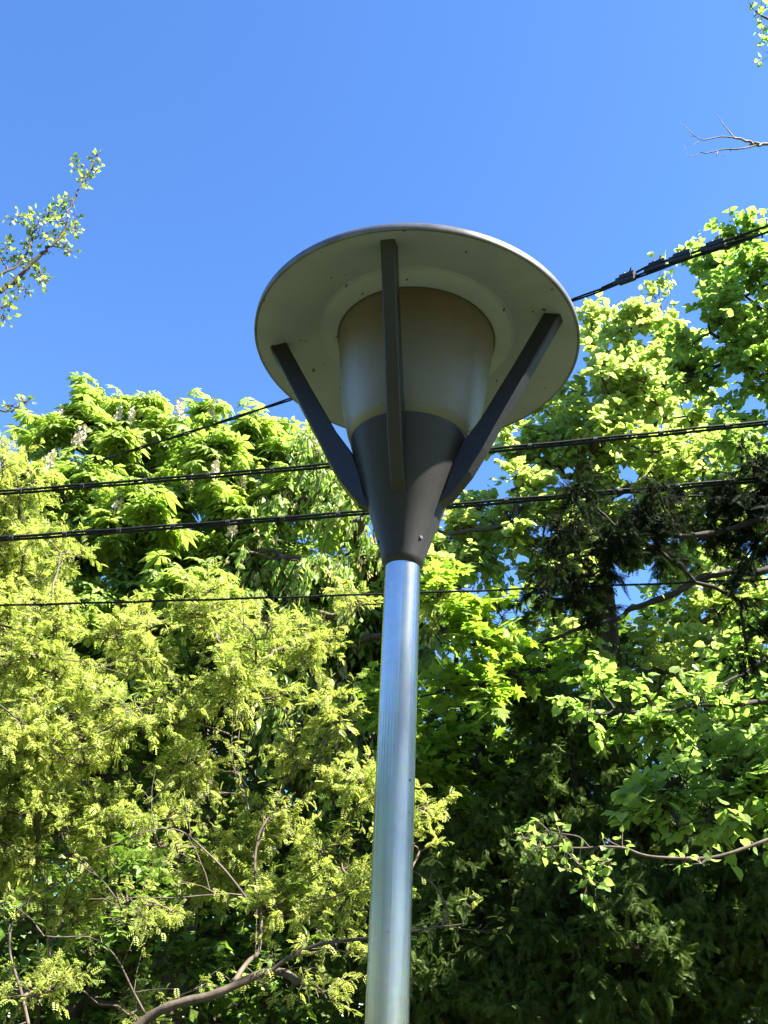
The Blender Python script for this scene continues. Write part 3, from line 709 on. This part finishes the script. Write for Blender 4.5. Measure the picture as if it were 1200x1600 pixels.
# --- dark yew branches on the right, in front of the cables
B = blobs_px([(1175, 765, 45), (1110, 780, 42), (1040, 800, 40), (975, 800, 40), (922, 775, 26), (905, 830, 30), (1005, 850, 36), (1090, 845, 42), (925, 900, 26), (930, 945, 24), (850, 925, 22), (1180, 850, 36),
              (1140, 930, 30), (1165, 1000, 34), (1250, 780, 90), (1300, 900, 90), (870, 880, 22), (950, 860, 30), (1200, 735, 24)], 4.3, 1.2, rb, .2)
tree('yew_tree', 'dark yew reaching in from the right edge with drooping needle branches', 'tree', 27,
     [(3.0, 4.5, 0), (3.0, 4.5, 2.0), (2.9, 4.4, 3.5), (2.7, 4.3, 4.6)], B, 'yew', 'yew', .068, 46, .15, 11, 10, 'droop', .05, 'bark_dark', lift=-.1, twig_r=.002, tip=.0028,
     limbs=[(pl([(1400, 800), (1250, 805), (1150, 825), (1060, 838), (980, 845), (900, 870), (840, 915)], 4.3, 4.2), .022, .005)])

# --- dark conifer, lower right
B = blobs_px([(860, 1215, 50), (740, 1330, 90), (850, 1300, 90), (960, 1230, 70), (860, 1410, 110), (990, 1350, 100), (960, 1490, 120), (1110, 1430, 110), (1150, 1570, 120), (715, 1450, 80),
              (700, 1570, 90), (820, 1560, 110), (1040, 1590, 110), (1200, 1420, 90), (1060, 1280, 60), (1150, 1330, 60), (640, 1500, 50), (1290, 1500, 120), (940, 1130, 40), (850, 1110, 40)], 7.0, 1.2, rb, .4)
bx = at(900, 1600, 7.2)
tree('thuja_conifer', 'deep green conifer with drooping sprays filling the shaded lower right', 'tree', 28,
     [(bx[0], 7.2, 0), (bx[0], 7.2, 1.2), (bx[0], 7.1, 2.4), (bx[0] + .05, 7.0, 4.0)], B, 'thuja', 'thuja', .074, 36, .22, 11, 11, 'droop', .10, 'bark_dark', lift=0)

# --- broadleaf bushes behind the feathery tree and behind the conifer
def bush(label, seed, lst, y, mat='bush', size=.10, nm='leafy_bush', cat='bush', nsub=16):
    B = blobs_px(lst, y, 1.3, rb, .4); c = np.mean([b[0] for b in B], 0)
    return tree(nm, label, cat, seed, [(c[0], c[1], 0), (c[0], c[1], .5), (c[0], c[1], c[2] * .6), (c[0], c[1], c[2])], B, 'ovate_wide', mat, size, nsub, .34, 6, 7, 'flat', .07)
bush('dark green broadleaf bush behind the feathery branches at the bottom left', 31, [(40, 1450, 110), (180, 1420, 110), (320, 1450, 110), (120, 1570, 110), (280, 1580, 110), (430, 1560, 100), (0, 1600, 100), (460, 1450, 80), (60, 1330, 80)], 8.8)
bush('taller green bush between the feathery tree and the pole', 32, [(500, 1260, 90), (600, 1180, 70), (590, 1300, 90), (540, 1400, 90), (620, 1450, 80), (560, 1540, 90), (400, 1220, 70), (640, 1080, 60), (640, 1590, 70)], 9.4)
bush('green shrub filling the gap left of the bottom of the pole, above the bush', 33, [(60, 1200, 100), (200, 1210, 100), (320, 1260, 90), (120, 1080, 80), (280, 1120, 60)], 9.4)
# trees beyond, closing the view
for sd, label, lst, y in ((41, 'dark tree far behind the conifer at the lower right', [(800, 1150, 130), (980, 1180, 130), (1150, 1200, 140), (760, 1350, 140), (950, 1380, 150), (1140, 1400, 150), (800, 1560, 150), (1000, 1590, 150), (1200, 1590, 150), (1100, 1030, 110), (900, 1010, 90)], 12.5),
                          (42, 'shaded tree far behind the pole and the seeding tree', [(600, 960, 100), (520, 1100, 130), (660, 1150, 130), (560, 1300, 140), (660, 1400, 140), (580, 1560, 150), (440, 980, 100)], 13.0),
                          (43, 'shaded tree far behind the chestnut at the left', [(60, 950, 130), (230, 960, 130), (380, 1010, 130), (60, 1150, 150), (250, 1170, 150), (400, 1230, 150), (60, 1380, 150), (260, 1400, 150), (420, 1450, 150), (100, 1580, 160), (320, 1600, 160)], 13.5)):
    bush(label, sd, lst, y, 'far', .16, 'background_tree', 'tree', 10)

# --- tree beyond the left edge whose budding branch reaches into the sky
rng = np.random.default_rng(51); Y0 = 5.6
base = at(-420, 1600, 5.9); o = (base[0], 5.9, 0)
root = empty('budding_elm', o, 'sparse branch with small young leaf tufts reaching into the sky at the upper left', 'tree')
wd = Geo(); lf = Geo()
top = at(-300, 700, 5.8)
tk = poly([np.array(o), (base[0], 5.9, 2), (base[0] + .1, 5.9, 4), top, at(-200, 480, 5.7)], 6); wd.tube(tk, np.linspace(.13, .05, len(tk)), 10, True, .05, rng)
segs = [([(-300, 700), (-150, 580), (-60, 510), (0, 455), (20, 442), (60, 402), (82, 384), (105, 352)], .030, .010), ([(105, 352), (106, 330), (118, 305), (130, 285), (142, 262), (152, 243)], .009, .003),
        ([(-100, 500), (-20, 440), (12, 424), (40, 398), (50, 376), (48, 360), (36, 352), (16, 341)], .014, .003), ([(50, 372), (58, 355), (62, 340)], .006, .003), ([(82, 384), (97, 388), (110, 394)], .006, .003),
        ([(130, 280), (122, 268), (114, 255)], .004, .002), ([(100, 365), (101, 350), (92, 340), (80, 332)], .005, .002), ([(40, 400), (52, 418), (62, 428), (68, 436)], .005, .002), ([(22, 440), (30, 450), (30, 464)], .004, .002),
        ([(0, 455), (-4, 480), (4, 500)], .006, .003), ([(12, 424), (0, 400), (-10, 385)], .006, .003), ([(60, 402), (75, 395), (84, 398)], .004, .002), ([(30, 444), (40, 458), (43, 464)], .003, .0015), ([(105, 352), (118, 350), (122, 340)], .004, .002),
        ([(-250, 660), (-100, 655), (0, 642), (18, 640), (38, 628)], .014, .003), ([(18, 640), (10, 634), (4, 630)], .004, .002)]
for q, a, b in segs:
    Pp = poly(pl(q, Y0, Y0), 4); Pp[1:-1] += rng.normal(size=(len(Pp) - 2, 3)) * .006; wd.tube(Pp, np.linspace(a, b, len(Pp)), 7, True, .08, rng)
tufts = [(18, 341), (30, 338), (45, 340), (58, 338), (64, 345), (68, 352), (50, 356), (76, 333), (86, 343), (95, 345), (84, 338), (100, 318), (110, 312), (92, 322), (115, 345), (120, 338), (118, 356), (112, 362), (110, 393), (104, 385), (98, 380),
         (66, 430), (70, 438), (62, 424), (30, 448), (40, 452), (26, 440), (5, 455), (12, 460), (15, 382), (8, 388), (22, 400), (12, 408), (30, 410), (45, 376), (60, 366), (70, 365), (78, 372), (88, 366), (90, 372), (46, 382), (38, 408), (4, 480), (8, 476), (4, 500), (6, 496),
         (114, 256), (118, 262), (152, 243), (150, 250), (143, 265), (131, 274), (128, 284), (134, 280), (48, 412), (0, 395), (-20, 400), (20, 634), (40, 628), (6, 634), (26, 638), (-30, 640)]
twig_cluster(rng, lf, wd, [at(a, b, Y0 + rng.normal() * .06) for a, b in tufts], 'ovate_wide', .050, 10, .026, 'up')
wd.build('trunk', MAT['bark'], root, True); lf.build('crown', MAT['elm'], root)

# --- tall tree standing beyond the right edge: its crown is out of view, one leafy twig and one dead branch show
B = [(np.array(c), np.array([r, r, r])) for c, r in (((9.5, 6.4, 8.6), 1.3), ((10.1, 5.6, 7.6), 1.4), ((8.6, 6.0, 8.2), .9), ((9.1, 7.2, 7.8), 1.2), ((8.6, 6.6, 6.6), 1.0), ((9.9, 7.6, 9.2), 1.2), ((10.3, 6.6, 6.0), 1.2), ((9.7, 6.0, 10.0), .9))]
LB = [(pl([(2600, 500), (2000, 420), (1500, 330), (1330, 262), (1240, 235), (1200, 227), (1181, 226), (1166, 220), (1146, 215)], 5.1, 4.8), .022, .008),
      (pl([(1146, 215), (1125, 213), (1097, 218), (1086, 212), (1075, 202), (1063, 192)], 4.8, 4.8), .006, .0015), (pl([(1146, 214), (1131, 196), (1128, 190), (1119, 178)], 4.8, 4.8), .005, .0018),
      (pl([(1181, 227), (1166, 232), (1150, 234), (1134, 234), (1106, 240), (1095, 238), (1086, 243), (1080, 245)], 4.8, 4.8), .007, .002),
      (pl([(1095, 218), (1088, 222), (1083, 227)], 4.8, 4.8), .003, .0015), (pl([(1122, 237), (1120, 245)], 4.8, 4.8), .004, .002), (pl([(1142, 234), (1134, 243), (1121, 245)], 4.8, 4.8), .003, .0012),
      (pl([(1086, 212), (1080, 212), (1073, 214)], 4.8, 4.8), .003, .001), (pl([(1080, 245), (1074, 240), (1070, 226), (1080, 225)], 4.8, 4.8), .0018, .001)]
root, rng = tree('tall_lime', 'tall tree past the right edge with bare dead branch and leafy twig in the sky', 'tree', 52,
     [(9.4, 6.2, 0), (9.4, 6.2, 3), (9.2, 6.2, 6), (9.1, 6.3, 9)], B, 'heart', 'linden_g', .10, 5, .35, 6, 8, 'flat', .2, 'bark_pale', limbs=LB, shoots=0)

lf = Geo(); wd = Geo(); Y0 = 4.8
for q, a, b in (([(2300, 260), (1600, 120), (1260, 60), (1205, 32), (1186, 22), (1174, 10), (1168, -6)], .02, .0015), ([(1186, 22), (1192, 32), (1190, 40)], .002, .001), ([(1260, 60), (1222, 80), (1200, 82), (1190, 76)], .004, .0015)):
    Pp = poly(pl(q, Y0, Y0), 5); wd.tube(Pp, np.linspace(a, b, len(Pp)), 6, True, .06, rng)
twig_cluster(rng, lf, wd, [at(a, b, Y0) for a, b in ((1176, 4), (1182, 0), (1190, 6), (1196, 12), (1178, 26), (1184, 34), (1190, 30), (1186, 50), (1193, 46), (1198, 62), (1194, 66), (1188, 92), (1198, 90), (1204, 100), (1200, 40), (1210, 20), (1215, 70), (1225, 45))], 'heart', .050, 3, .018)
lf.build('corner_twig_leaves', MAT['linden_g'], root); wd.build('corner_twig', MAT['bark'], root, True)

for o in bpy.data.objects:
    if '_o' in o: del o['_o']
